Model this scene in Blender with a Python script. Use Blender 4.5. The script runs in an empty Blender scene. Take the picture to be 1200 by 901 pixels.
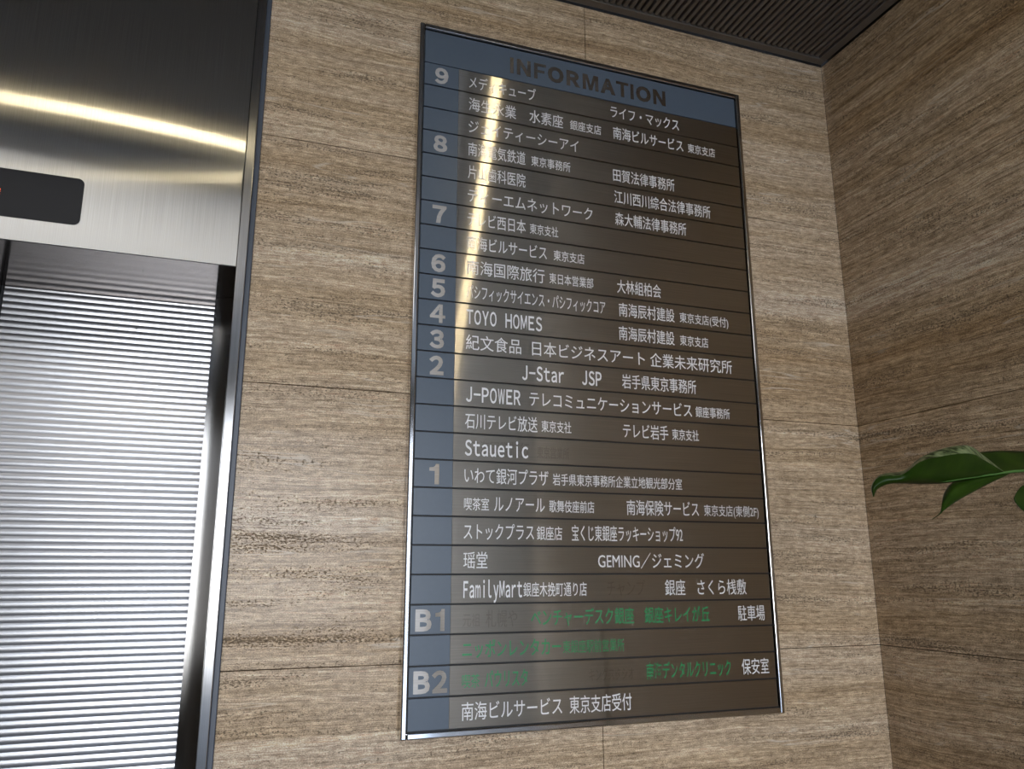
import bpy, bmesh, math, random
from mathutils import Vector, Matrix
random.seed(7)
scene = bpy.context.scene
COL = scene.collection

# ---------------------------------------------------------------- camera
F_PX, YAW, PIT, ROL = 932.51, 0.344042, 0.230513, -0.001753
CAM = Vector((-0.39795, -1.78924, 0.32899))
_f = Vector((math.sin(YAW)*math.cos(PIT), math.cos(YAW)*math.cos(PIT), math.sin(PIT)))
_r = Vector((math.cos(YAW), -math.sin(YAW), 0))
_u = _r.cross(_f)
_R = _r*math.cos(ROL) + _u*math.sin(ROL)
_U = -_r*math.sin(ROL) + _u*math.cos(ROL)
cam_data = bpy.data.cameras.new('camera')
cam = bpy.data.objects.new('camera', cam_data); COL.objects.link(cam)
cam_data.sensor_fit = 'HORIZONTAL'; cam_data.sensor_width = 36.0
cam_data.lens = F_PX/1200*36.0
cam_data.clip_start = 0.02
m3 = Matrix((_R, _U, -_f)).transposed()
cam.matrix_world = Matrix.Translation(CAM) @ m3.to_4x4()
scene.camera = cam

# ---------------------------------------------------------------- light and exposure
scene.view_settings.view_transform = 'Standard'
scene.view_settings.look = 'None'
scene.view_settings.gamma = 1.0
scene.view_settings.use_curve_mapping = False
scene.view_settings.exposure = 0.58
scene.cycles.use_denoising = True
scene.cycles.max_bounces = 8
scene.cycles.diffuse_bounces = 5
scene.cycles.glossy_bounces = 5

SKY = 9.8
LAMP = 8.5
PANEL = 1.15
DOOR_X0, DOOR_X1, DOOR_TOP, DOOR_Y = -1.55, 1.27, 1.45, -4.8     # the street entrance behind the viewer
w = bpy.data.worlds.new('sky'); scene.world = w; w.use_nodes = True
nt = w.node_tree; nt.nodes.clear()
o_ = nt.nodes.new('ShaderNodeOutputWorld'); b_ = nt.nodes.new('ShaderNodeBackground')
tc = nt.nodes.new('ShaderNodeTexCoord'); sx = nt.nodes.new('ShaderNodeSeparateXYZ'); cr = nt.nodes.new('ShaderNodeValToRGB')
nt.links.new(tc.outputs['Generated'], sx.inputs[0]); nt.links.new(sx.outputs['Z'], cr.inputs[0])
cr.color_ramp.elements[0].position = 0.0; cr.color_ramp.elements[0].color = (0.92, 0.95, 1.0, 1)
cr.color_ramp.elements[1].position = 0.7; cr.color_ramp.elements[1].color = (0.50, 0.68, 1.0, 1)
nt.links.new(cr.outputs[0], b_.inputs['Color']); b_.inputs['Strength'].default_value = SKY
nt.links.new(b_.outputs[0], o_.inputs[0])
portal = bpy.data.lights.new('entrance_daylight', 'AREA'); portal.shape = 'RECTANGLE'
portal.size = DOOR_X1-DOOR_X0; portal.size_y = DOOR_TOP+1.12; portal.cycles.is_portal = True
po = bpy.data.objects.new('entrance_daylight', portal); COL.objects.link(po)
po.location = ((DOOR_X0+DOOR_X1)/2, DOOR_Y-0.12, (DOOR_TOP-1.12)/2)
po.rotation_euler = (math.radians(90), 0, 0)     # an area light shines along its -Z, turned to +Y

# ---------------------------------------------------------------- helpers
def at(u, v, y):
    """the point at depth y on the line of sight through a point of the photograph"""
    d = _f + _R*((u-600)/F_PX) - _U*((v-450.5)/F_PX)
    return CAM + d*((y-CAM.y)/d.y)

def obj(name, bm, mats, parent=None, smooth=False, brush=None):
    me = bpy.data.meshes.new(name)
    bmesh.ops.recalc_face_normals(bm, faces=bm.faces)
    if brush is not None:
        uv = bm.loops.layers.uv.new('brush')
        a = brush; b = 2 if a != 2 else 0
        for f in bm.faces:
            c = b
            if abs(f.normal[c]) > 0.9: c = 1
            for l in f.loops: l[uv].uv = (l.vert.co[a], l.vert.co[c])
    bm.to_mesh(me); bm.free()
    for m in (mats if isinstance(mats, (list, tuple)) else [mats]): me.materials.append(m)
    if smooth:
        for p in me.polygons: p.use_smooth = True
    o = bpy.data.objects.new(name, me); COL.objects.link(o)
    if parent is not None:
        o.parent = parent
        if parent.type == 'EMPTY': o.matrix_parent_inverse = Matrix.Translation(-parent.location)
    return o
def thing(name, label, cat, loc, group=None, kind=None):
    o = bpy.data.objects.new(name, None); COL.objects.link(o); o.location = loc
    o.empty_display_size = 0.05
    o['label'] = label; o['category'] = cat
    if group: o['group'] = group
    if kind: o['kind'] = kind
    return o
def tag(o, label, cat, group=None):
    o['label'] = label; o['category'] = cat
    if group: o['group'] = group
    return o
def struct(o, label=None):
    o['kind'] = 'structure'
    if label: o['label'] = label
    return o
def box(bm, x0, x1, y0, y1, z0, z1, bev=0.0, mi=0, seg=2):
    vs = [bm.verts.new((x, y, z)) for x in (x0, x1) for y in (y0, y1) for z in (z0, z1)]
    fs = [(0,1,3,2),(4,6,7,5),(0,4,5,1),(2,3,7,6),(0,2,6,4),(1,5,7,3)]
    faces = [bm.faces.new([vs[i] for i in f]) for f in fs]
    for f in faces: f.material_index = mi
    if bev > 0:
        es = list({e for f in faces for e in f.edges})
        r = bmesh.ops.bevel(bm, geom=es, offset=bev, segments=seg, affect='EDGES', profile=0.5)
        for f in r['faces']: f.material_index = mi
def one_box(*a, **k):
    bm = bmesh.new(); box(bm, *a, **k); return bm
def prism(bm, prof, axis, a0, a1):
    """a closed profile (two coordinates) swept along an axis: x -> profile (y,z); y -> (x,z); z -> (x,y)"""
    def P(p, a):
        return {'x': (a, p[0], p[1]), 'y': (p[0], a, p[1]), 'z': (p[0], p[1], a)}[axis]
    A = [bm.verts.new(P(p, a0)) for p in prof]; B = [bm.verts.new(P(p, a1)) for p in prof]
    n = len(prof)
    for i in range(n): bm.faces.new((A[i], A[(i+1) % n], B[(i+1) % n], B[i]))
    bm.faces.new(A); bm.faces.new(B[::-1])
def rounded_rect(x0, x1, z0, z1, r, n=8):
    pts = []
    for cx, cz, a0 in ((x1-r, z1-r, 0), (x0+r, z1-r, 90), (x0+r, z0+r, 180), (x1-r, z0+r, 270)):
        for k in range(n+1):
            a = math.radians(a0+90*k/n); pts.append((cx+r*math.cos(a), cz+r*math.sin(a)))
    return pts

# ---------------------------------------------------------------- materials
def new_mat(name):
    m = bpy.data.materials.new(name); m.use_nodes = True
    n = m.node_tree; n.nodes.clear()
    out = n.nodes.new('ShaderNodeOutputMaterial')
    return m, n, out
def N(n, t, **k):
    x = n.nodes.new(t)
    for a, v in k.items(): setattr(x, a, v)
    return x
def plain(name, col, rough=0.5, metal=0.0, spec=0.5, noise=0.0, nscale=40, emit=None):
    m, n, out = new_mat(name)
    p = N(n, 'ShaderNodeBsdfPrincipled')
    p.inputs['Base Color'].default_value = (*col, 1); p.inputs['Roughness'].default_value = rough
    p.inputs['Metallic'].default_value = metal; p.inputs['Specular IOR Level'].default_value = spec
    if noise:
        g = N(n, 'ShaderNodeNewGeometry'); t = N(n, 'ShaderNodeTexNoise'); t.inputs['Scale'].default_value = nscale
        t.inputs['Detail'].default_value = 4
        n.links.new(g.outputs['Position'], t.inputs['Vector'])
        mx = N(n, 'ShaderNodeMix', data_type='RGBA')
        mx.inputs[6].default_value = (*[c*(1-noise) for c in col], 1); mx.inputs[7].default_value = (*[min(1, c*(1+noise)) for c in col], 1)
        n.links.new(t.outputs['Fac'], mx.inputs[0]); n.links.new(mx.outputs[2], p.inputs['Base Color'])
    if emit:
        p.inputs['Emission Color'].default_value = (*emit[0], 1); p.inputs['Emission Strength'].default_value = emit[1]
    n.links.new(p.outputs[0], out.inputs[0])
    return m
def brushed(name, col, rough, aniso, axis, wide=0.35, widef=0.35, streak=0.25, lum=1.0):
    """brushed steel: the hair lines run along the axis, so a highlight spreads across them"""
    m, n, out = new_mat(name)
    g = N(n, 'ShaderNodeNewGeometry'); mp = N(n, 'ShaderNodeMapping')
    s = [900.0, 900.0, 900.0]; s[axis] = 5.0
    mp.inputs['Scale'].default_value = s
    t = N(n, 'ShaderNodeTexNoise'); t.inputs['Scale'].default_value = 1.0; t.inputs['Detail'].default_value = 2
    n.links.new(g.outputs['Position'], mp.inputs['Vector']); n.links.new(mp.outputs[0], t.inputs['Vector'])
    mx = N(n, 'ShaderNodeMix', data_type='RGBA')
    mx.inputs[6].default_value = (*[c*(1-streak) for c in col], 1); mx.inputs[7].default_value = (*[min(1, c*(1+streak)) for c in col], 1)
    n.links.new(t.outputs['Fac'], mx.inputs[0])
    tg = N(n, 'ShaderNodeTangent', direction_type='UV_MAP', uv_map='brush')
    a1 = N(n, 'ShaderNodeBsdfAnisotropic'); a2 = N(n, 'ShaderNodeBsdfAnisotropic')
    for a, r, an in ((a1, rough, aniso), (a2, wide, 0.84)):
        a.distribution = 'BECKMANN'
        a.inputs['Roughness'].default_value = r; a.inputs['Anisotropy'].default_value = an
        n.links.new(mx.outputs[2], a.inputs['Color']); n.links.new(tg.outputs[0], a.inputs['Tangent'])
    ms = N(n, 'ShaderNodeMixShader'); ms.inputs[0].default_value = widef
    n.links.new(a1.outputs[0], ms.inputs[1]); n.links.new(a2.outputs[0], ms.inputs[2])
    n.links.new(ms.outputs[0], out.inputs[0])
    return m

def travertine(name, seed=0.0, tone=1.0):
    m, n, out = new_mat(name)
    L = n.links.new
    g = N(n, 'ShaderNodeNewGeometry')
    def mapped(src, sc, loc=(0, 0, 0)):
        x = N(n, 'ShaderNodeMapping'); x.inputs['Scale'].default_value = sc; x.inputs['Location'].default_value = loc
        L(src, x.inputs['Vector']); return x.outputs[0]
    def noise(vec, sc=1.0, det=2.0, ro=0.5):
        x = N(n, 'ShaderNodeTexNoise'); x.inputs['Scale'].default_value = sc; x.inputs['Detail'].default_value = det
        x.inputs['Roughness'].default_value = ro; L(vec, x.inputs['Vector']); return x.outputs['Fac']
    def math_(op, a, b=None, c=None, clamp=False):
        x = N(n, 'ShaderNodeMath', operation=op); x.use_clamp = clamp
        for i, v in enumerate((a, b, c)):
            if v is None: continue
            if isinstance(v, (int, float)): x.inputs[i].default_value = v
            else: L(v, x.inputs[i])
        return x.outputs[0]
    def ramp(fac, pts):
        x = N(n, 'ShaderNodeValToRGB'); e = x.color_ramp.elements
        while len(e) < len(pts): e.new(0.5)
        for i, (p, c) in enumerate(pts):
            e[i].position = p; e[i].color = (*c, 1) if len(c) == 3 else c
        L(fac, x.inputs[0]); return x.outputs[0]
    def mix(f, a, b, mode='MIX'):
        x = N(n, 'ShaderNodeMix', data_type='RGBA', blend_type=mode)
        for i, v in ((0, f), (6, a), (7, b)):
            if isinstance(v, (int, float)): x.inputs[i].default_value = v
            elif isinstance(v, tuple): x.inputs[i].default_value = (*v, 1)
            else: L(v, x.inputs[i])
        return x.outputs[2]
    pos = mapped(g.outputs['Position'], (1, 1, 1), (seed, seed*1.7, 0))
    # the beds wander a little
    w1 = noise(mapped(pos, (1.3, 1.3, 2.0)), 1, 2)
    w2 = noise(mapped(pos, (16, 16, 30)), 1, 3)
    cz = N(n, 'ShaderNodeCombineXYZ')
    L(math_('ADD', math_('MULTIPLY', math_('SUBTRACT', w1, 0.5), 0.05), math_('MULTIPLY', math_('SUBTRACT', w2, 0.5), 0.007)), cz.inputs[2])
    va = N(n, 'ShaderNodeVectorMath', operation='ADD'); L(pos, va.inputs[0]); L(cz.outputs[0], va.inputs[1])
    q = va.outputs[0]
    band = noise(mapped(q, (0.30, 0.30, 8)), 1, 3, 0.55)          # broad beds
    bed = noise(mapped(q, (0.9, 0.9, 48)), 1, 3, 0.6)             # thin beds
    fine = noise(mapped(q, (3.0, 3.0, 150)), 1, 3, 0.65)
    hair = noise(mapped(q, (14, 14, 420)), 1, 2, 0.6)              # hair-thin streaks
    grain = noise(mapped(q, (330, 330, 480)), 1, 2, 0.7)
    cloud = noise(mapped(q, (45, 45, 130)), 1, 4, 0.7)
    base = ramp(band, [(0.28, (0.35, 0.255, 0.165)), (0.44, (0.43, 0.335, 0.235)), (0.56, (0.48, 0.385, 0.285)), (0.72, (0.54, 0.455, 0.36))])
    c = mix(0.45, base, ramp(bed, [(0.28, (0.24, 0.22, 0.20)), (0.47, (0.49, 0.48, 0.47)), (0.60, (0.56, 0.56, 0.56)), (0.75, (0.70, 0.71, 0.72))]), 'OVERLAY')
    c = mix(0.60, c, ramp(fine, [(0.34, (0.24, 0.22, 0.20)), (0.44, (0.46, 0.45, 0.44)), (0.56, (0.55, 0.55, 0.55)), (0.68, (0.78, 0.78, 0.78))]), 'OVERLAY')
    c = mix(0.45, c, ramp(hair, [(0.36, (0.22, 0.20, 0.18)), (0.50, (0.5, 0.5, 0.5)), (0.64, (0.78, 0.78, 0.78))]), 'OVERLAY')
    c = mix(0.48, c, ramp(cloud, [(0.36, (0.22, 0.21, 0.20)), (0.5, (0.5, 0.5, 0.5)), (0.64, (0.80, 0.80, 0.80))]), 'OVERLAY')
    c = mix(0.45, c, ramp(grain, [(0.36, (0.12, 0.12, 0.12)), (0.5, (0.5, 0.5, 0.5)), (0.64, (0.88, 0.88, 0.88))]), 'OVERLAY')
    # pale crystalline veins following the beds
    vn = noise(mapped(q, (0.7, 0.7, 13)), 1, 3, 0.6)
    vein = math_('SUBTRACT', 1.0, math_('MULTIPLY', math_('ABSOLUTE', math_('SUBTRACT', vn, 0.53)), 130.0), clamp=True)
    vm = ramp(noise(mapped(q, (3.5, 3.5, 20)), 1, 2), [(0.46, (0, 0, 0)), (0.62, (1, 1, 1))])
    c = mix(math_('MULTIPLY', math_('MULTIPLY', vein, vm), 0.75), c, (0.62, 0.54, 0.44))
    # open pores, crowded into some of the beds
    pn = noise(mapped(q, (150, 150, 300)), 1, 2, 0.6)
    pb = noise(mapped(q, (2.2, 2.2, 34), (3, 1, 2)), 1, 3, 0.6)
    thr = math_('SUBTRACT', 0.83, math_('MULTIPLY', math_('POWER', pb, 1.6), 0.66))
    pore = math_('MULTIPLY', math_('SUBTRACT', pn, thr), 16.0, clamp=True)
    pn2 = noise(mapped(q, (70, 70, 230), (5, 5, 5)), 1, 3, 0.6)
    pb2 = noise(mapped(q, (4.0, 4.0, 22), (7, 1, 4)), 1, 2, 0.6)
    pore2 = math_('MULTIPLY', math_('SUBTRACT', pn2, math_('SUBTRACT', 0.86, math_('MULTIPLY', math_('POWER', pb2, 1.5), 0.50))), 14.0, clamp=True)
    pore = math_('MAXIMUM', pore, pore2)
    c = mix(math_('MULTIPLY', pore, 0.70), c, (0.060, 0.045, 0.032))
    hs = N(n, 'ShaderNodeHueSaturation'); hs.inputs['Value'].default_value = tone; hs.inputs['Saturation'].default_value = 1.14; L(c, hs.inputs['Color'])
    p = N(n, 'ShaderNodeBsdfPrincipled')
    L(hs.outputs[0], p.inputs['Base Color'])
    L(math_('ADD', 0.20, math_('MULTIPLY', pore, 0.5)), p.inputs['Roughness'])
    p.inputs['Specular IOR Level'].default_value = 0.16
    bp = N(n, 'ShaderNodeBump'); bp.inputs['Strength'].default_value = 0.35; bp.inputs['Distance'].default_value = 0.0015
    L(math_('MULTIPLY', pore, -1.0), bp.inputs['Height']); L(bp.outputs[0], p.inputs['Normal'])
    L(p.outputs[0], out.inputs[0])
    return m

M = {}
M['stone'] = travertine('travertine')
M['unseen_wall'] = plain('dark_unseen_wall', (0.15, 0.13, 0.11), 0.5, noise=0.2, nscale=4)  # dark tone given to unseen walls to cut bounce light
M['joint'] = plain('joint_grout', (0.05, 0.04, 0.032), 0.9, noise=0.3)
M['plate'] = brushed('sign_steel', (0.45, 0.41, 0.35), 0.15, 0.91, 0, wide=0.29, widef=0.35)
M['digit'] = brushed('number_steel', (0.60, 0.54, 0.465), 0.17, 0.88, 0, wide=0.62, widef=0.6)  # the plate steel toned lighter, standing in for brighter reflections
M['title'] = brushed('title_steel', (0.40, 0.355, 0.31), 0.15, 0.91, 0, wide=0.29, widef=0.2)  # the plate steel toned darker, standing in for its dim reflections
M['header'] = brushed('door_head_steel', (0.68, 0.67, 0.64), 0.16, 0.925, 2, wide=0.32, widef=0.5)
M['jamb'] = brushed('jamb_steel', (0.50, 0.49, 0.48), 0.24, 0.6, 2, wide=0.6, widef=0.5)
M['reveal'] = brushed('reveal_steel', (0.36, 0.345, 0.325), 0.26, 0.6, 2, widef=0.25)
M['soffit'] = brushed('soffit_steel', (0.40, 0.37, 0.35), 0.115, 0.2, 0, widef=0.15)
M['chrome'] = plain('polished_steel', (0.62, 0.61, 0.60), 0.10, 1.0, noise=0.05, nscale=60)
M['door'] = plain('fluted_steel', (0.33, 0.325, 0.325), 0.29, 1.0, noise=0.06, nscale=30)
M['blue'] = plain('blue_grey_paint', (0.088, 0.112, 0.143), 0.32, 0.0, 0.35, noise=0.04, nscale=90)
M['gap'] = plain('black_backing', (0.006, 0.006, 0.007), 0.6)
M['white'] = plain('white_vinyl', (0.75, 0.74, 0.73), 0.5, noise=0.05, nscale=80)
M['green'] = plain('green_vinyl', (0.014, 0.20, 0.060), 0.45, noise=0.35, nscale=60)
M['ghost'] = brushed('worn_steel', (0.375, 0.335, 0.28), 0.165, 0.90, 0, wide=0.29, widef=0.35)
M['sealant'] = plain('dark_sealant', (0.055, 0.066, 0.085), 0.45, noise=0.15)
M['display'] = plain('smoked_glass', (0.012, 0.012, 0.014), 0.22, 0.0, 0.18)
M['led'] = plain('red_led', (0.6, 0.05, 0.02), 0.4, emit=((1.0, 0.10, 0.03), 1.6))
M['bronze'] = plain('bronze_paint', (0.17, 0.145, 0.12), 0.42, 0.3, noise=0.12)
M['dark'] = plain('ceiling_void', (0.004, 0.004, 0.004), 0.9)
M['plaster'] = plain('white_plaster', (0.70, 0.69, 0.67), 0.8, noise=0.03)
M['floor'] = plain('stone_floor', (0.085, 0.07, 0.055), 0.4, noise=0.2, nscale=6)
M['pavement'] = plain('street_pavement', (0.35, 0.34, 0.33), 0.9, noise=0.15, nscale=3)
M['facade'] = plain('street_facade', (0.22, 0.22, 0.22), 0.8, noise=0.1, nscale=2)
M['panel'] = plain('added_glow', (0.9, 0.9, 0.9), 0.6, emit=((1.0, 0.97, 0.93), PANEL))
M['bulb'] = plain('lamp_bulb', (1, 1, 1), 0.5, emit=((1.0, 0.86, 0.56), LAMP*10))

# ---------------------------------------------------------------- the room
FLOOR, CEIL = -1.12, 1.9074
XR, XL = 1.3001, -3.2
JZ = [FLOOR, -0.4663, 0.1337, 0.7337, 1.3337, CEIL-0.004]
G = 0.0008
for nm, spans, core in (('wall_back', ((-0.3815, 0.4652), (0.4652, XR)), (-0.3815, XR+0.026)), ('wall_back_left', ((-2.4, -1.4685), (XL, -2.4)), (XL-0.03, -1.4685))):
  bm = bmesh.new()
  for x0, x1 in spans:
    for z0, z1 in zip(JZ[:-1], JZ[1:]):
        box(bm, x0+(G if x0 > -0.38 else 0), x1-(G if x1 < 1 else 0), 0, 0.03, z0+G, z1-G, 0.0006, 0, 1)
  box(bm, core[0], core[1], 0.028, 0.45, FLOOR, CEIL+0.2, 0, 1)
  struct(obj(nm, bm, [M['stone'], M['joint']]))
bm = bmesh.new()
box(bm, XR, XR+0.03, DOOR_Y, -2.6, FLOOR, CEIL, 0, 2)     # unseen stretch by the entrance, made dark to dim the board's reflections
ys = [-2.6, -2.4, -1.2, 0.0]
for y0, y1 in zip(ys[:-1], ys[1:]):
    for z0, z1 in zip(JZ[:-1], JZ[1:]):
        box(bm, XR, XR+0.03, y0+G, y1-(G if y1 < 0 else 0), z0+G, z1-G, 0.0006, 0, 1)
box(bm, XR+0.028, XR+0.15, DOOR_Y, 0.45, FLOOR, CEIL+0.2, 0, 1)
struct(obj('wall_right', bm, [M['stone'], M['joint'], M['unseen_wall']]), 'travertine side wall on the right of the corner')
struct(obj('wall_left', one_box(XL-0.15, XL, DOOR_Y, 0.45, FLOOR, CEIL+0.2), M['unseen_wall']))
bm = bmesh.new()
box(bm, XL-0.15, DOOR_X0, DOOR_Y-0.2, DOOR_Y, FLOOR, CEIL+0.2)
box(bm, DOOR_X1, XR+0.15, DOOR_Y-0.2, DOOR_Y, FLOOR, CEIL+0.2)
box(bm, DOOR_X0, DOOR_X1, DOOR_Y-0.2, DOOR_Y, DOOR_TOP, CEIL+0.2)
box(bm, DOOR_X0, 0.40, DOOR_Y-0.2, DOOR_Y, FLOOR, -0.30)  # low sill added in the opening to hold light off the lower stone
struct(obj('wall_front', bm, M['unseen_wall']))
struct(obj('floor', one_box(XL-0.15, XR+0.15, DOOR_Y-0.2, 0.45, FLOOR-0.1, FLOOR), M['floor']))
# the street outside
struct(obj('ground_street', one_box(-18, 18, -16, DOOR_Y-0.2, FLOOR-0.25, FLOOR-0.12), M['pavement']))
bm = bmesh.new()
box(bm, -18, -4.2, -16, -13, FLOOR-0.12, 9); box(bm, 2.6, 18, -16, -13, FLOOR-0.12, 7)
struct(obj('wall_street', bm, M['facade']))

# louvred ceiling in bronze: border trim, slats running out from the wall, a black void above
SL_Y = -1.40
ce = thing('ceiling', 'bronze louvred ceiling of narrow slats with a flat border', 'ceiling', (0, 0, CEIL), kind='structure')
TR = 0.029
bm = bmesh.new()
for x0, x1, y0, y1 in ((XL, XR-0.004, -TR, -0.004), (XR-TR-0.003, XR-0.004, SL_Y, -TR), (XL, XR-TR, SL_Y, SL_Y+TR)):
    box(bm, x0, x1, y0, y1, CEIL, CEIL+0.03, 0.001, 0, 1)
obj('border_trim', bm, M['bronze'], ce)
bm = bmesh.new()
x = XR-TR-0.003-0.0205
while x > XL:
    prism(bm, [(x, CEIL+0.004), (x+0.002, CEIL+0.0015), (x+0.0105, CEIL+0.0015), (x+0.0125, CEIL+0.004), (x+0.0125, CEIL+0.03), (x, CEIL+0.03)], 'y', SL_Y+TR, -TR-0.006)
    x -= 0.0205
obj('slats', bm, M['bronze'], ce)
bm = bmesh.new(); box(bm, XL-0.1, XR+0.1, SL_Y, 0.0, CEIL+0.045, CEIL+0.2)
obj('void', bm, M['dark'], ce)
struct(obj('ceiling_plaster', one_box(XL-0.15, XR+0.15, DOOR_Y-0.2, SL_Y, CEIL, CEIL+0.2), M['plaster']))

lp = thing('added_glow_panel', 'added unseen glowing panel that brightens the steel door head', 'added light', (-1.5, -2.25, CEIL))  # unseen glowing panel, added to brighten the lower door head
obj('glow_sheet', one_box(-2.3, -0.7, -2.95, -1.55, CEIL-0.006, CEIL+0.001, 0.001, 0, 1), M['panel'], lp)
bm = bmesh.new()
for x0, x1, y0, y1 in ((-2.33, -2.3, -2.98, -1.52), (-0.7, -0.67, -2.98, -1.52), (-2.3, -0.7, -2.98, -2.95), (-2.3, -0.7, -1.55, -1.52)): box(bm, x0, x1, y0, y1, CEIL-0.012, CEIL+0.001)
obj('glow_frame', bm, M['bronze'], lp)

# ---------------------------------------------------------------- lift entrance
HY = -0.03                       # front face of the steel surround
HB = 0.9848                      # underside of the door head
CX = -0.925                      # centre line of the lift
lift = thing('elevator_surround', 'brushed steel elevator surround with a black floor display above ribbed doors', 'elevator surround', (CX, 0, FLOOR))
W2 = 0.5115                      # half width to the joint with the edge trim
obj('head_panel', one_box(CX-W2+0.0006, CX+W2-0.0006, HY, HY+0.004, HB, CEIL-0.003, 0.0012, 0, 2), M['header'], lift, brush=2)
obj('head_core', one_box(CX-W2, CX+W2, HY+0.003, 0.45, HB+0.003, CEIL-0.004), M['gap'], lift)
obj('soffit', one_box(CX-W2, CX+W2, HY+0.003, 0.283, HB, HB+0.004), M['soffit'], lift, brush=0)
for s in (1, -1):
    xa, xb = CX+s*(W2+0.0006), CX+s*(W2+0.0195)
    obj('edge_trim', one_box(min(xa, xb), max(xa, xb), HY-0.005, 0.03, FLOOR, CEIL-0.003, 0.0015, 0, 2), M['jamb'], lift, brush=2)
    xa, xb = CX+s*(W2+0.0195), CX+s*(W2+0.032)
    obj('sealant_joint', one_box(min(xa, xb), max(xa, xb), -0.012, 0.03, FLOOR, CEIL-0.003, 0.002, 0, 2), M['sealant'], lift)
    # rounded cover between the door and the edge trim
    prof = []
    for k in range(15):
        t = k/14
        prof.append((CX+s*(0.4675+0.0475*t), 0.2-0.022*t**2.4))
    prof += [(CX+s*0.515, 0.277), (CX+s*0.4675, 0.277)]
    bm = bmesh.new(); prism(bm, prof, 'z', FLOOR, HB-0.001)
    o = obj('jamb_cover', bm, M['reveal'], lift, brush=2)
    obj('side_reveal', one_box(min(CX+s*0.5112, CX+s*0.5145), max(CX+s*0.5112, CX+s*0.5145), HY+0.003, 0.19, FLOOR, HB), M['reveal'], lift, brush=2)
    obj('side_core', one_box(min(CX+s*0.5145, CX+s*0.5432), max(CX+s*0.5145, CX+s*0.5432), 0.03, 0.45, FLOOR, HB+0.01), M['gap'], lift)
bm = bmesh.new()
prism(bm, rounded_rect(-1.115, -0.7287, 1.0345, 1.1392, 0.013), 'y', HY-0.0015, HY+0.001)
disp = obj('floor_display', bm, M['display'], lift)
bm = bmesh.new()
for zz in (1.0915, 1.0865, 1.0815, 1.0765):
    for xx in (-0.8805, -0.8855):
        prism(bm, rounded_rect(xx-0.0019, xx+0.0019, zz-0.0019, zz+0.0019, 0.0015, 4), 'y', HY-0.0021, HY-0.0012)
d = obj('led_digit', bm, M['led'], disp); d['label'] = 'glowing red digit dots'
# back of the shaft
obj('shaft_back', one_box(CX-0.51, CX+0.51, 0.34, 0.45, FLOOR, HB+0.003), M['gap'], lift)

# fluted door leaves
PITCH = 0.0155
def leaf(x0, x1, label, mark):
    bm = bmesh.new()
    z0, z1 = FLOOR+0.008, HB+0.02
    prof = []
    n = int((z1-z0)/PITCH)
    for i in range(n*8+1):
        z = z0+i*PITCH/8
        ph = (i % 8)/8
        prof.append((0.2815-0.0010*math.sin(math.pi*ph)**1.0, z))
    prof += [(0.31, z0+n*PITCH), (0.31, z0)]
    prism(bm, prof, 'x', x0, x1)
    t = thing('elevator_door', label, 'elevator door', ((x0+x1)/2, 0.295, FLOOR), 'elevator door leaves')
    obj('ribbed_panel', bm, M['door'], t)
    if mark:
        bm = bmesh.new()
        box(bm, -0.6372, -0.6316, 0.2783, 0.2795, 0.9095, 0.9112); box(bm, -0.6352, -0.6338, 0.2783, 0.2795, 0.9062, 0.9095)
        obj('scuff_mark', bm, M['gap'], t)['label'] = 'small black scuff near the top of the door'
    xe = x0 if mark else x1
    obj('edge_seal', one_box(xe-(0.006 if mark else 0), xe+(0 if mark else 0.006), 0.276, 0.31, FLOOR+0.008, HB+0.02, 0.001, 0, 1), M['gap'], t)
leaf(-0.9245, -0.42, 'ribbed steel elevator door leaf beside the rounded jamb', True)
leaf(-1.43, -0.9375, 'ribbed steel elevator door leaf left of the dark meeting seam', False)

# ---------------------------------------------------------------- directory board
SW, SH = 0.9405, 1.6971
board = thing('directory_board', 'tall brushed steel building directory with blue header and floor numbers on the stone wall', 'directory sign', (SW/2, 0, 0))
FO = 0.0155
bm = bmesh.new()
zt, zb = SH+0.0165, -0.0165
box(bm, -FO, -0.0025, -0.026, 0.001, zb, zt, 0.003, 0, 3)
box(bm, SW+0.0025, SW+FO, -0.026, 0.001, zb, zt, 0.003, 0, 3)
box(bm, -0.0025, SW+0.0025, -0.026, 0.001, SH+0.0025, zt, 0.003, 0, 3)
box(bm, -0.0025, SW+0.0025, -0.026, 0.001, zb, -0.0025, 0.003, 0, 3)
obj('frame', bm, M['chrome'], board)
obj('backing', one_box(-0.003, SW+0.003, -0.014, 0.001, -0.003, SH+0.003), M['gap'], board)
TH, RH, GP = 0.0943, 0.06411, 0.0022
YF = -0.020
def glyphs(body, bold):
    """the flat outlines of a piece of writing as a mesh"""
    c = bpy.data.curves.new('lettering', 'FONT'); c.body = body; c.size = 1.0
    c.resolution_u = 3; c.extrude = 0.004; c.offset = bold
    o = bpy.data.objects.new('lettering', c); COL.objects.link(o)
    bpy.context.view_layer.update()
    me = bpy.data.meshes.new_from_object(o.evaluated_get(bpy.context.evaluated_depsgraph_get()))
    bpy.data.objects.remove(o); bpy.data.curves.remove(c)
    return me
FULL = lambda ch: ch if not 33 <= ord(ch) <= 126 else chr(ord(ch)+0xFEE0)     # even-pitch letters of the gothic face
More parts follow.
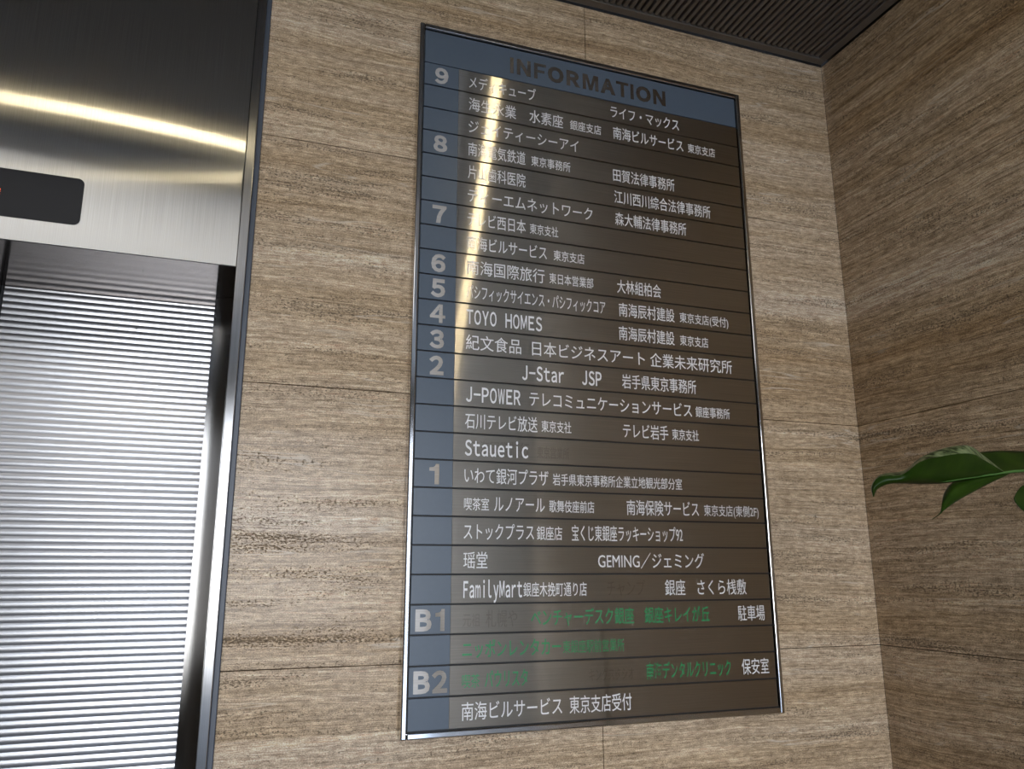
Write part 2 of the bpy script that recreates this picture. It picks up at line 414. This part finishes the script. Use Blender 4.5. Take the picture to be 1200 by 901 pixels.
def place(me, b, x0, x1, y, zc, h, mode):
    xs = [v.co.x for v in me.vertices]; ys_ = [v.co.y for v in me.vertices]
    xa, xb, ya, yb = min(xs), max(xs), min(ys_), max(ys_)
    sx_ = (x1-x0)/(xb-xa)
    if mode == 'em': sz = h/0.92; mid = 0.38
    elif mode == 'latin': sz = h/0.73; mid = 0.37
    else: sz = h/(yb-ya); mid = (ya+yb)/2
    for v in me.vertices:
        X, Y, Z = v.co
        v.co = (x0+(X-xa)*sx_, y-Z*0.05, zc+(Y-mid)*sz)
    b.from_mesh(me); bpy.data.meshes.remove(me)
BOLD = {'I': [(0, 0), (1, 0), (1, 1), (0, 1)], 'T': [(.37, 0), (.63, 0), (.63, .82), (1, .82), (1, 1), (0, 1), (0, .82), (.37, .82)],
        'N': [(0, 0), (.25, 0), (.25, .64), (.72, 0), (1, 0), (1, 1), (.75, 1), (.75, .36), (.28, 1), (0, 1)],
        'F': [(0, 0), (.28, 0), (.28, .41), (.86, .41), (.86, .58), (.28, .58), (.28, .82), (1, .82), (1, 1), (0, 1)],
        'M': [(0, 0), (.205, 0), (.205, .74), (.40, 0), (.60, 0), (.795, .74), (.795, 0), (1, 0), (1, 1), (.69, 1), (.5, .30), (.31, 1), (0, 1)]}
def lettering(name, body, x0, x1, zc, h, mat, parent, mode='em', bold=0.0, y=YF-0.0003):
    b = bmesh.new()
    if mode == 'latin':
        p = (x1-x0)/(len(body)-0.12)
        for i, ch in enumerate(body):
            if ch == ' ': continue
            me = glyphs(FULL(ch), bold)
            wd = max(v.co.x for v in me.vertices)-min(v.co.x for v in me.vertices)
            wd = min(0.84*p, wd*p*1.45); cx = x0+(i+0.44)*p
            place(me, b, cx-wd/2, cx+wd/2, y, zc, h, mode)
    elif mode == 'bold':
        prism(b, [(x0+(x1-x0)*u_, zc-h/2+h*v_) for u_, v_ in BOLD[body]], 'y', y-0.0002, y+0.0002)
    elif body == '1':
        P1 = [(0.55, 0), (1, 0), (1, 1), (0.66, 1), (0.58, 0.91), (0.42, 0.845), (0, 0.82), (0, 0.655), (0.55, 0.655)]
        prism(b, [(x0+(x1-x0)*u_, zc-h/2+h*v_) for u_, v_ in P1], 'y', y-0.0002, y+0.0002)
    else:
        place(glyphs(FULL(body) if mode == 'bbox' and body != 'I' else body, bold), b, x0, x1, y, zc, h, mode)
    return obj(name, b, mat, parent, brush=0)
zt_ = SH
hp = obj('header_plate', one_box(0, SW, YF, -0.013, SH-TH+GP, SH, 0.0006, 0, 1), M['blue'], board)
hp['label'] = 'blue painted header plate'
adv = {'I': 0.278, 'N': 0.722, 'F': 0.611, 'O': 0.778, 'R': 0.722, 'M': 0.833, 'A': 0.722, 'T': 0.611}
ink = {'I': (0.064, 0.213), 'N': (0.069, 0.654), 'F': (0.073, 0.587), 'O': (0.043, 0.734), 'R': (0.076, 0.677), 'M': (0.07, 0.765), 'A': (0.02, 0.702), 'T': (0.021, 0.587)}
word = 'INFORMATION'; tot = sum(adv[ch] for ch in word)-0.064-0.068
k_ = (0.7053-0.2319)/tot; xp = 0.2319-0.064*k_
for ch in word:
    a_, b_ = ink[ch]
    lettering('title_letter', ch, xp+a_*k_, xp+b_*k_, SH-TH/2-0.002, 0.049 if ch == 'O' else 0.0475, M['title'], hp, 'bold' if ch in BOLD else 'bbox', 0.055)
    xp += adv[ch]*k_
NUM = [(1, '9', 0.0271, 0.0630), (4, '8', 0.0275, 0.0632), (7, '7', 0.0285, 0.0643), (9, '6', 0.0286, 0.0646), (10, '5', 0.0289, 0.0646), (11, '4', 0.0284, 0.0661), (12, '3', 0.0291, 0.0642), (13, '2', 0.0294, 0.0642), (17, '1', 0.0352, 0.0583), (22, 'B1', 0.0113, 0.0770), (24, 'B2', 0.0103, 0.0853)]
TEXT = [
    (1, 'メディキューブ', 0.1185, 0.3054, 'w'),
    (1, 'ライフ・マックス', 0.5277, 0.7452, 'w'),
    (2, '海生永業', 0.1185, 0.2485, 'w'),
    (2, '水素座', 0.2861, 0.3832, 'w'),
    (2, '銀座支店', 0.4039, 0.4970, 's'),
    (2, '南海ビルサービス', 0.5337, 0.7553, 'w'),
    (2, '東京支店', 0.7707, 0.8609, 's'),
    (3, 'ジェイティーシーアイ', 0.1185, 0.4279, 'w'),
    (4, '南海電気鉄道', 0.1185, 0.2742, 'w'),
    (4, '東京事務所', 0.2904, 0.4022, 's'),
    (4, '田賀法律事務所', 0.5293, 0.7201, 'w'),
    (5, '片山歯科医院', 0.1185, 0.2738, 'w'),
    (5, '江川西川綜合法律事務所', 0.5304, 0.8329, 'w'),
    (6, 'ディーエムネットワーク', 0.1185, 0.4639, 'w'),
    (6, '森大輔法律事務所', 0.5305, 0.7503, 'w'),
    (7, 'テレビ西日本', 0.1185, 0.2739, 'w'),
    (7, '東京支社', 0.2851, 0.3642, 's'),
    (8, '南海ビルサービス', 0.1185, 0.3314, 'w'),
    (8, '東京支店', 0.3501, 0.4371, 's'),
    (9, '南海国際旅行', 0.1185, 0.3246, 'w'),
    (9, '東日本営業部', 0.3375, 0.4609, 's'),
    (9, '大林組柏会', 0.5297, 0.6606, 'w'),
    (10, 'パシフィックサイエンス・パシフィックコア', 0.1185, 0.4936, 'w'),
    (10, '南海辰村建設', 0.5329, 0.6988, 'w'),
    (10, '東京支店(受付)', 0.7146, 0.8675, 's'),
    (11, 'TOYO HOMES', 0.1185, 0.3163, 'l'),
    (11, '南海辰村建設', 0.5306, 0.6952, 'w'),
    (11, '東京支店', 0.7119, 0.7997, 's'),
    (12, '紀文食品', 0.1185, 0.2600, 'w'),
    (12, '日本ビジネスアート', 0.2889, 0.6032, 'w'),
    (12, '企業未来研究所', 0.6193, 0.8704, 'w'),
    (13, 'J-Star', 0.2606, 0.3749, 'l'),
    (13, 'JSP', 0.4209, 0.4774, 'l'),
    (13, '岩手県東京事務所', 0.5349, 0.7535, 'w'),
    (14, 'J-POWER', 0.1185, 0.2582, 'l'),
    (14, 'テレコミュニケーションサービス', 0.2806, 0.7366, 'w'),
    (14, '銀座事務所', 0.7480, 0.8532, 's'),
    (15, '石川テレビ放送', 0.1185, 0.3012, 'w'),
    (15, '東京支社', 0.3118, 0.3905, 's'),
    (15, 'テレビ岩手', 0.5327, 0.6626, 'w'),
    (15, '東京支社', 0.6741, 0.7534, 's'),
    (16, 'Stauetic', 0.1185, 0.2776, 'l'),
    (16, '南海国際旅行', 0.1300, 0.2800, 'g'),
    (16, '東京営業所', 0.2998, 0.3838, 'gs'),
    (17, 'いわて銀河プラザ', 0.1185, 0.3282, 'w'),
    (17, '岩手県東京事務所企業立地観光部分室', 0.3395, 0.6958, 's'),
    (18, '喫茶室', 0.1185, 0.1786, 's'),
    (18, 'ルノアール', 0.1912, 0.3177, 'w'),
    (18, '歌舞伎座前店', 0.3297, 0.4475, 's'),
    (18, '南海保険サービス', 0.5359, 0.7411, 'w'),
    (18, '東京支店(東側2F)', 0.7568, 0.9225, 's'),
    (19, 'ストックプラス', 0.1185, 0.2900, 'w'),
    (19, '銀座店', 0.2971, 0.3618, 'm'),
    (19, '宝くじ東銀座ラッキーショップ92', 0.3869, 0.6902, 'w'),
    (20, '瑶堂', 0.1185, 0.1755, 'w'),
    (20, 'GEMING／ジェミング', 0.4542, 0.7488, 'w'),
    (21, 'FamilyMart', 0.1185, 0.2600, 'l'),
    (21, '銀座木挽町通り店', 0.2627, 0.4225, 'm'),
    (21, 'チャンプ', 0.4762, 0.5781, 'g'),
    (21, '銀座', 0.6334, 0.6902, 'w'),
    (21, 'さくら桟敷', 0.7251, 0.8689, 'w'),
    (22, '元祖', 0.1185, 0.1592, 'gs'),
    (22, '札幌や', 0.1728, 0.2475, 'g'),
    (22, 'ベンチャーデスク銀座', 0.2810, 0.5454, 'n'),
    (22, '銀座キレイが丘', 0.5737, 0.7559, 'n'),
    (22, '駐車場', 0.8392, 0.9191, 'w'),
    (23, 'ニッポンレンタカー', 0.1185, 0.3544, 'n'),
    (23, '東銀座駅前営業所', 0.3591, 0.5166, 'ns'),
    (24, '喫茶', 0.1185, 0.1591, 'ns'),
    (24, 'パウリスタ', 0.1707, 0.2725, 'n'),
    (24, 'キングスタジオ', 0.4239, 0.5401, 'gs'),
    (24, '南海デンタルクリニック', 0.5734, 0.8086, 'n'),
    (24, '保安室', 0.8405, 0.9204, 'w'),
    (25, '南海ビルサービス', 0.1185, 0.3549, 'w'),
    (25, '東京支店受付', 0.3734, 0.5313, 'w'),
]
SIZES = {'w': (0.0375, 0.0), 's': (0.0285, -0.0020), 'm': (0.0320, -0.0015), 'l': (0.0350, 0.0)}
XD = 0.0905
plates = {}
for r in range(1, 26):
    z1 = SH-TH-RH*(r-1); z0 = z1-RH+GP*1.6
    if r == 25: z0 = 0.0
    bm = bmesh.new()
    box(bm, 0, XD, YF, -0.013, z0, z1, 0.0005, 1, 1)
    box(bm, XD, SW, YF, -0.013, z0, z1, 0.0005, 0, 1)
    plates[r] = obj('name_plate', bm, [M['plate'], M['blue']], board, brush=0)
for r, t, x0, x1 in NUM:
    zc = SH-TH-RH*(r-0.5)+0.0005
    if len(t) == 1:
        lettering('floor_number', t, x0, x1, zc, 0.0465, M['digit'], plates[r], 'bbox', 0.028 if t == '4' else 0.045)
    else:
        lettering('floor_letter', t[0], x0, x0+0.0365, zc, 0.0465, M['digit'], plates[r], 'bbox', 0.05)
        lettering('floor_number', t[1], x1-(0.021 if t[1] == '1' else 0.0345), x1, zc, 0.0465, M['digit'], plates[r], 'bbox', 0.045)
for r, t, x0, x1, k in TEXT:
    zc = SH-TH-RH*(r-0.5)+0.001
    mat = M['white']; sz = k[-1]
    if k[0] == 'n': mat = M['green']
    if k[0] == 'g': mat = M['ghost']
    if sz in 'gn': sz = 'w'
    h, dz = SIZES[sz]
    o = lettering('lettering', t, x0, x1, zc+dz, h, mat, plates[r], 'latin' if k == 'l' else 'em', 0.002 if k == 'ns' else 0.012 if k[0] == 'n' else 0.016 if k == 'l' else 0.0, YF-0.00008 if k[0] == 'g' else YF-0.0004)
    if k[0] == 'n': o['label'] = 'green lettering'
    if k[0] == 'g': o['label'] = 'faint trace of removed lettering'

# ---------------------------------------------------------------- ceiling lamps (above the frame of the photograph)
for i, (x, y) in enumerate(((0.50, -1.10), (-0.70, -1.14))):
    t = thing('ceiling_downlight', ('round ceiling downlight above the directory board', 'round ceiling downlight above the elevator doors')[i], 'downlight', (x, y, CEIL), 'ceiling downlights')
    bm = bmesh.new()
    bmesh.ops.create_uvsphere(bm, u_segments=24, v_segments=12, radius=0.024, matrix=Matrix.Translation((x, y, CEIL-0.012)))
    obj('bulb', bm, M['bulb'], t, smooth=True)
    bm = bmesh.new()
    prof = [(0.042, 0.002), (0.042, -0.004), (0.058, -0.006), (0.062, -0.002), (0.062, 0.002)]
    rings = [[bm.verts.new((x+r_*math.cos(a), y+r_*math.sin(a), CEIL+h_)) for a in [2*math.pi*k/32 for k in range(32)]] for r_, h_ in prof]
    for a, b in zip(rings, rings[1:]+rings[:1]):
        for k in range(32): bm.faces.new((a[k], a[(k+1) % 32], b[(k+1) % 32], b[k]))
    obj('trim_ring', bm, M['bronze'], t)

# ---------------------------------------------------------------- leafy plant by the right-hand wall
def leaf_mat(name, streak):
    m, n, out = new_mat(name)
    g = N(n, 'ShaderNodeNewGeometry'); t = N(n, 'ShaderNodeTexNoise'); t.inputs['Scale'].default_value = 22; t.inputs['Detail'].default_value = 3
    n.links.new(g.outputs['Position'], t.inputs['Vector'])
    r = N(n, 'ShaderNodeValToRGB'); r.color_ramp.elements[0].position = 0.35; r.color_ramp.elements[0].color = (0.009, 0.028, 0.002, 1)
    r.color_ramp.elements[1].position = 0.7; r.color_ramp.elements[1].color = (0.028, 0.062, 0.005, 1)
    if streak:          # pale green patches on the second half
        t.inputs['Scale'].default_value = 75
        e = r.color_ramp.elements.new(0.62); e.color = (0.20, 0.25, 0.11, 1)
        r.color_ramp.elements[0].position = 0.40; r.color_ramp.elements[1].position = 0.54
        r.color_ramp.elements[2].color = (0.30, 0.34, 0.18, 1)
    n.links.new(t.outputs['Fac'], r.inputs[0])
    p = N(n, 'ShaderNodeBsdfPrincipled'); p.inputs['Roughness'].default_value = 0.36; p.inputs['Specular IOR Level'].default_value = 0.2
    n.links.new(r.outputs[0], p.inputs['Base Color'])
    tl = N(n, 'ShaderNodeBsdfTranslucent'); n.links.new(r.outputs[0], tl.inputs['Color'])
    ms = N(n, 'ShaderNodeMixShader'); ms.inputs[0].default_value = 0.2
    n.links.new(p.outputs[0], ms.inputs[1]); n.links.new(tl.outputs[0], ms.inputs[2]); n.links.new(ms.outputs[0], out.inputs[0])
    return m
M['leaf'] = leaf_mat('leaf_green', False); M['leaf_streak'] = leaf_mat('leaf_pale_patches', True)
M['rib'] = plain('leaf_rib', (0.06, 0.14, 0.03), 0.4, noise=0.2)
M['stem'] = plain('plant_stem', (0.07, 0.10, 0.03), 0.6, noise=0.3)
M['soil'] = plain('potting_soil', (0.03, 0.02, 0.014), 0.95, noise=0.5, nscale=120)
M['pot'] = plain('pot_glaze', (0.5, 0.48, 0.45), 0.4, noise=0.05)

def catmull(pts, n):
    out = []
    P_ = [pts[0]*2-pts[1]]+pts+[pts[-1]*2-pts[-2]]
    for i in range(1, len(P_)-2):
        for k in range(n):
            t = k/n
            a, b, c, d = P_[i-1:i+3]
            out.append(0.5*((2*b)+(c-a)*t+(2*a-5*b+4*c-d)*t*t+(3*b-a-3*c+d)*t**3))
    out.append(pts[-1]); return out
def blade(stations, parent, name='leaf', sub=4):
    """stations: rows of points across the blade, from the tip to the stalk (a list of such lists: the two halves)"""
    bm = bmesh.new()
    halves = stations if isinstance(stations[0][0], (list, tuple)) else [stations]
    for hi, st in enumerate(halves):
        rows = [catmull([Vector(p) for p in s_], sub) for s_ in st]
        cols = [catmull([r[j] for r in rows], 5) for j in range(len(rows[0]))]
        V = [[bm.verts.new(p) for p in c] for c in cols]
        for a, b in zip(V, V[1:]):
            for i in range(len(a)-1): bm.faces.new((a[i], a[i+1], b[i+1], b[i])).material_index = hi
    bmesh.ops.remove_doubles(bm, verts=bm.verts, dist=0.00002)
    if len(halves) > 1:
        for e in bm.edges:
            if len(e.link_faces) == 2 and e.calc_face_angle(0) > 0.9: e.smooth = False
    o = obj(name, bm, [M['leaf'], M['leaf_streak']], parent, smooth=True)
    s = o.modifiers.new('thickness', 'SOLIDIFY'); s.thickness = 0.0009; s.offset = 0
    return o
def tube(pts, rad, name, mat, parent, n=5):
    c = catmull([Vector(p) for p in pts], n); bm = bmesh.new(); prev = None
    for i, p in enumerate(c):
        d = (c[min(i+1, len(c)-1)]-c[max(i-1, 0)]).normalized()
        a = d.cross(Vector((0, 1, 0.3))).normalized(); b = d.cross(a)
        t = i/(len(c)-1); r = rad[0]+(rad[1]-rad[0])*t
        ring = [bm.verts.new(p+(a*math.cos(q)+b*math.sin(q))*r) for q in [2*math.pi*k/8 for k in range(8)]]
        if prev:
            for k in range(8): bm.faces.new((prev[k], prev[(k+1) % 8], ring[(k+1) % 8], ring[k]))
        else: bm.faces.new(ring)
        prev = ring
    bm.faces.new(prev)
    return obj(name, bm, mat, parent, smooth=True)
PX, PY = 0.90, -0.92
plant = thing('potted_plant', 'tall green plant with long pointed leaves reaching in at the right edge', 'plant', (PX, PY, FLOOR))
A = lambda u, v, y: at(u, v, y*0.85-0.38)
# the big arching leaf, near half folded up like a trough
LA = [
    ([(1023.6, 582, -.60), (1024, 581.8, -.60), (1023.5, 582, -.60)], [(1023.5, 582, -.60), (1023.4, 581.8, -0.575), (1023.3, 582, -0.538)]),
    ([(1028, 573, -.60), (1025, 571, -.605), (1022, 570, -.60)], [(1022, 570, -.60), (1021.4, 569, -0.575), (1021.2, 569.5, -0.538)]),
    ([(1041, 567, -.605), (1038, 563.5, -.61), (1032, 558.5, -.605)], [(1032, 558.5, -.605), (1032, 556.5, -0.580), (1033, 556, -0.543)]),
    ([(1056, 566.3, -.61), (1057, 562, -.62), (1057, 556.5, -.62)], [(1057, 556.5, -.62), (1058, 552.5, -0.595), (1060, 551.8, -0.558)]),
    ([(1080, 567, -.61), (1078, 559, -.63), (1078, 541.5, -.65)], [(1078, 541.5, -.65), (1079, 536.5, -0.625), (1081, 536.5, -0.588)]),
    ([(1103, 566.3, -.61), (1103, 556, -.63), (1102, 535, -.655)], [(1102, 535, -.655), (1103, 527, -0.630), (1105, 526, -0.593)]),
    ([(1124, 563.7, -.605), (1126, 553, -.625), (1126, 531.5, -.65)], [(1126, 531.5, -.65), (1126, 522.5, -0.625), (1126, 523, -0.588)]),
    ([(1144, 560.2, -.60), (1145, 552, -.615), (1141, 532.5, -.635)], [(1141, 532.5, -.635), (1139, 524.5, -0.610), (1138, 524, -0.573)]),
    ([(1160, 557.9, -.59), (1160, 552, -.605), (1153, 539, -.62)], [(1153, 539, -.62), (1149, 531.5, -0.595), (1147, 530, -0.558)]),
    ([(1180, 555, -.59), (1179, 554.6, -.592), (1177, 553.4, -.595)], [(1177, 553.4, -.595), (1174, 551, -0.570), (1172, 549.5, -0.533)]),
]
blade([[[A(*p) for p in st] for st in half] for half in zip(*LA)], plant)
# the leaf behind it
blade([
    [A(1128, 529, -.54), A(1128, 529, -.54), A(1128, 529, -.54)],
    [A(1150, 545, -.555), A(1148, 537, -.535), A(1146, 530, -.52)],
    [A(1170, 554, -.57), A(1168, 542, -.545), A(1166, 528.5, -.52)],
    [A(1190, 554, -.575), A(1190, 542, -.55), A(1190, 528.5, -.52)],
    [A(1215, 552, -.58), A(1215, 542, -.55), A(1215, 531, -.53)],
    [A(1250, 551, -.58), A(1250, 547, -.57), A(1250, 543, -.56)],
    [A(1275, 552, -.59), A(1275, 551, -.59), A(1275, 550, -.59)],
], plant)
# the leaf hanging down
blade([
    [A(1092, 609, -.64), A(1092, 609, -.64), A(1092, 609, -.64)],
    [A(1103, 601.5, -.635), A(1102, 601, -.635), A(1101.5, 601, -.635)],
    [A(1105, 599, -.635), A(1104.3, 594, -.63), A(1103.8, 590, -.625)],
    [A(1120, 588, -.62), A(1113, 580, -.625), A(1107, 577, -.61)],
    [A(1140, 576.5, -.605), A(1126, 570, -.615), A(1117, 565, -.60)],
    [A(1160, 566, -.595), A(1146, 563, -.605), A(1136, 560, -.595)],
    [A(1176, 558.5, -.59), A(1168, 558, -.595), A(1160, 556.5, -.59)],
    [A(1184, 554.5, -.59), A(1183, 554.5, -.59), A(1182, 554, -.59)],
], plant)
# the leaf low at the right edge
blade([
    [A(1188, 584, -.66), A(1188, 584, -.66), A(1188, 584, -.66)],
    [A(1191, 590, -.66), A(1191, 582, -.655), A(1192, 576, -.65)],
    [A(1200, 599, -.66), A(1201, 583, -.65), A(1200, 568, -.64)],
    [A(1220, 610, -.65), A(1222, 584, -.64), A(1222, 562, -.63)],
    [A(1250, 612, -.64), A(1254, 590, -.63), A(1256, 568, -.62)],
    [A(1280, 600, -.63), A(1282, 590, -.62), A(1284, 580, -.62)],
    [A(1300, 592, -.62), A(1300, 591, -.62), A(1300, 590, -.62)],
], plant)
S0 = Vector((PX, PY, 0.0))
tube([A(1080, 564.5, -.611), A(1105, 564.3, -.613), A(1130, 560.7, -.608), A(1160, 556.2, -.597), A(1200, 551.5, -.595), A(1280, 551, -.6), Vector((PX, PY, 0.16))], (0.0006, 0.003), 'midrib', M['rib'], plant)
tube([A(1300, 591, -.62), A(1330, 600, -.62), Vector((PX, PY, 0.06))], (0.002, 0.003), 'leaf_stalk', M['rib'], plant)
tube([Vector((PX, PY, 0.18)), Vector((PX+0.01, PY, -0.1)), Vector((PX-0.01, PY+0.01, -0.5)), Vector((PX, PY, -0.84))], (0.006, 0.016), 'stem', M['stem'], plant)
bm = bmesh.new()
prof = [(0.0, 0.0), (0.10, 0.0), (0.11, 0.01), (0.15, 0.30), (0.155, 0.31), (0.145, 0.31), (0.138, 0.27), (0.0, 0.27)]
rings = [[bm.verts.new((PX+max(r_, 1e-4)*math.cos(a), PY+max(r_, 1e-4)*math.sin(a), FLOOR+h_)) for a in [2*math.pi*k/40 for k in range(40)]] for r_, h_ in prof[:-1]]
for a, b in zip(rings, rings[1:]):
    for k in range(40): bm.faces.new((a[k], a[(k+1) % 40], b[(k+1) % 40], b[k]))
obj('pot', bm, M['pot'], plant)
bm = bmesh.new(); bmesh.ops.create_cone(bm, cap_ends=True, segments=40, radius1=0.137, radius2=0.139, depth=0.03, matrix=Matrix.Translation((PX, PY, FLOOR+0.27)))
obj('soil', bm, M['soil'], plant)
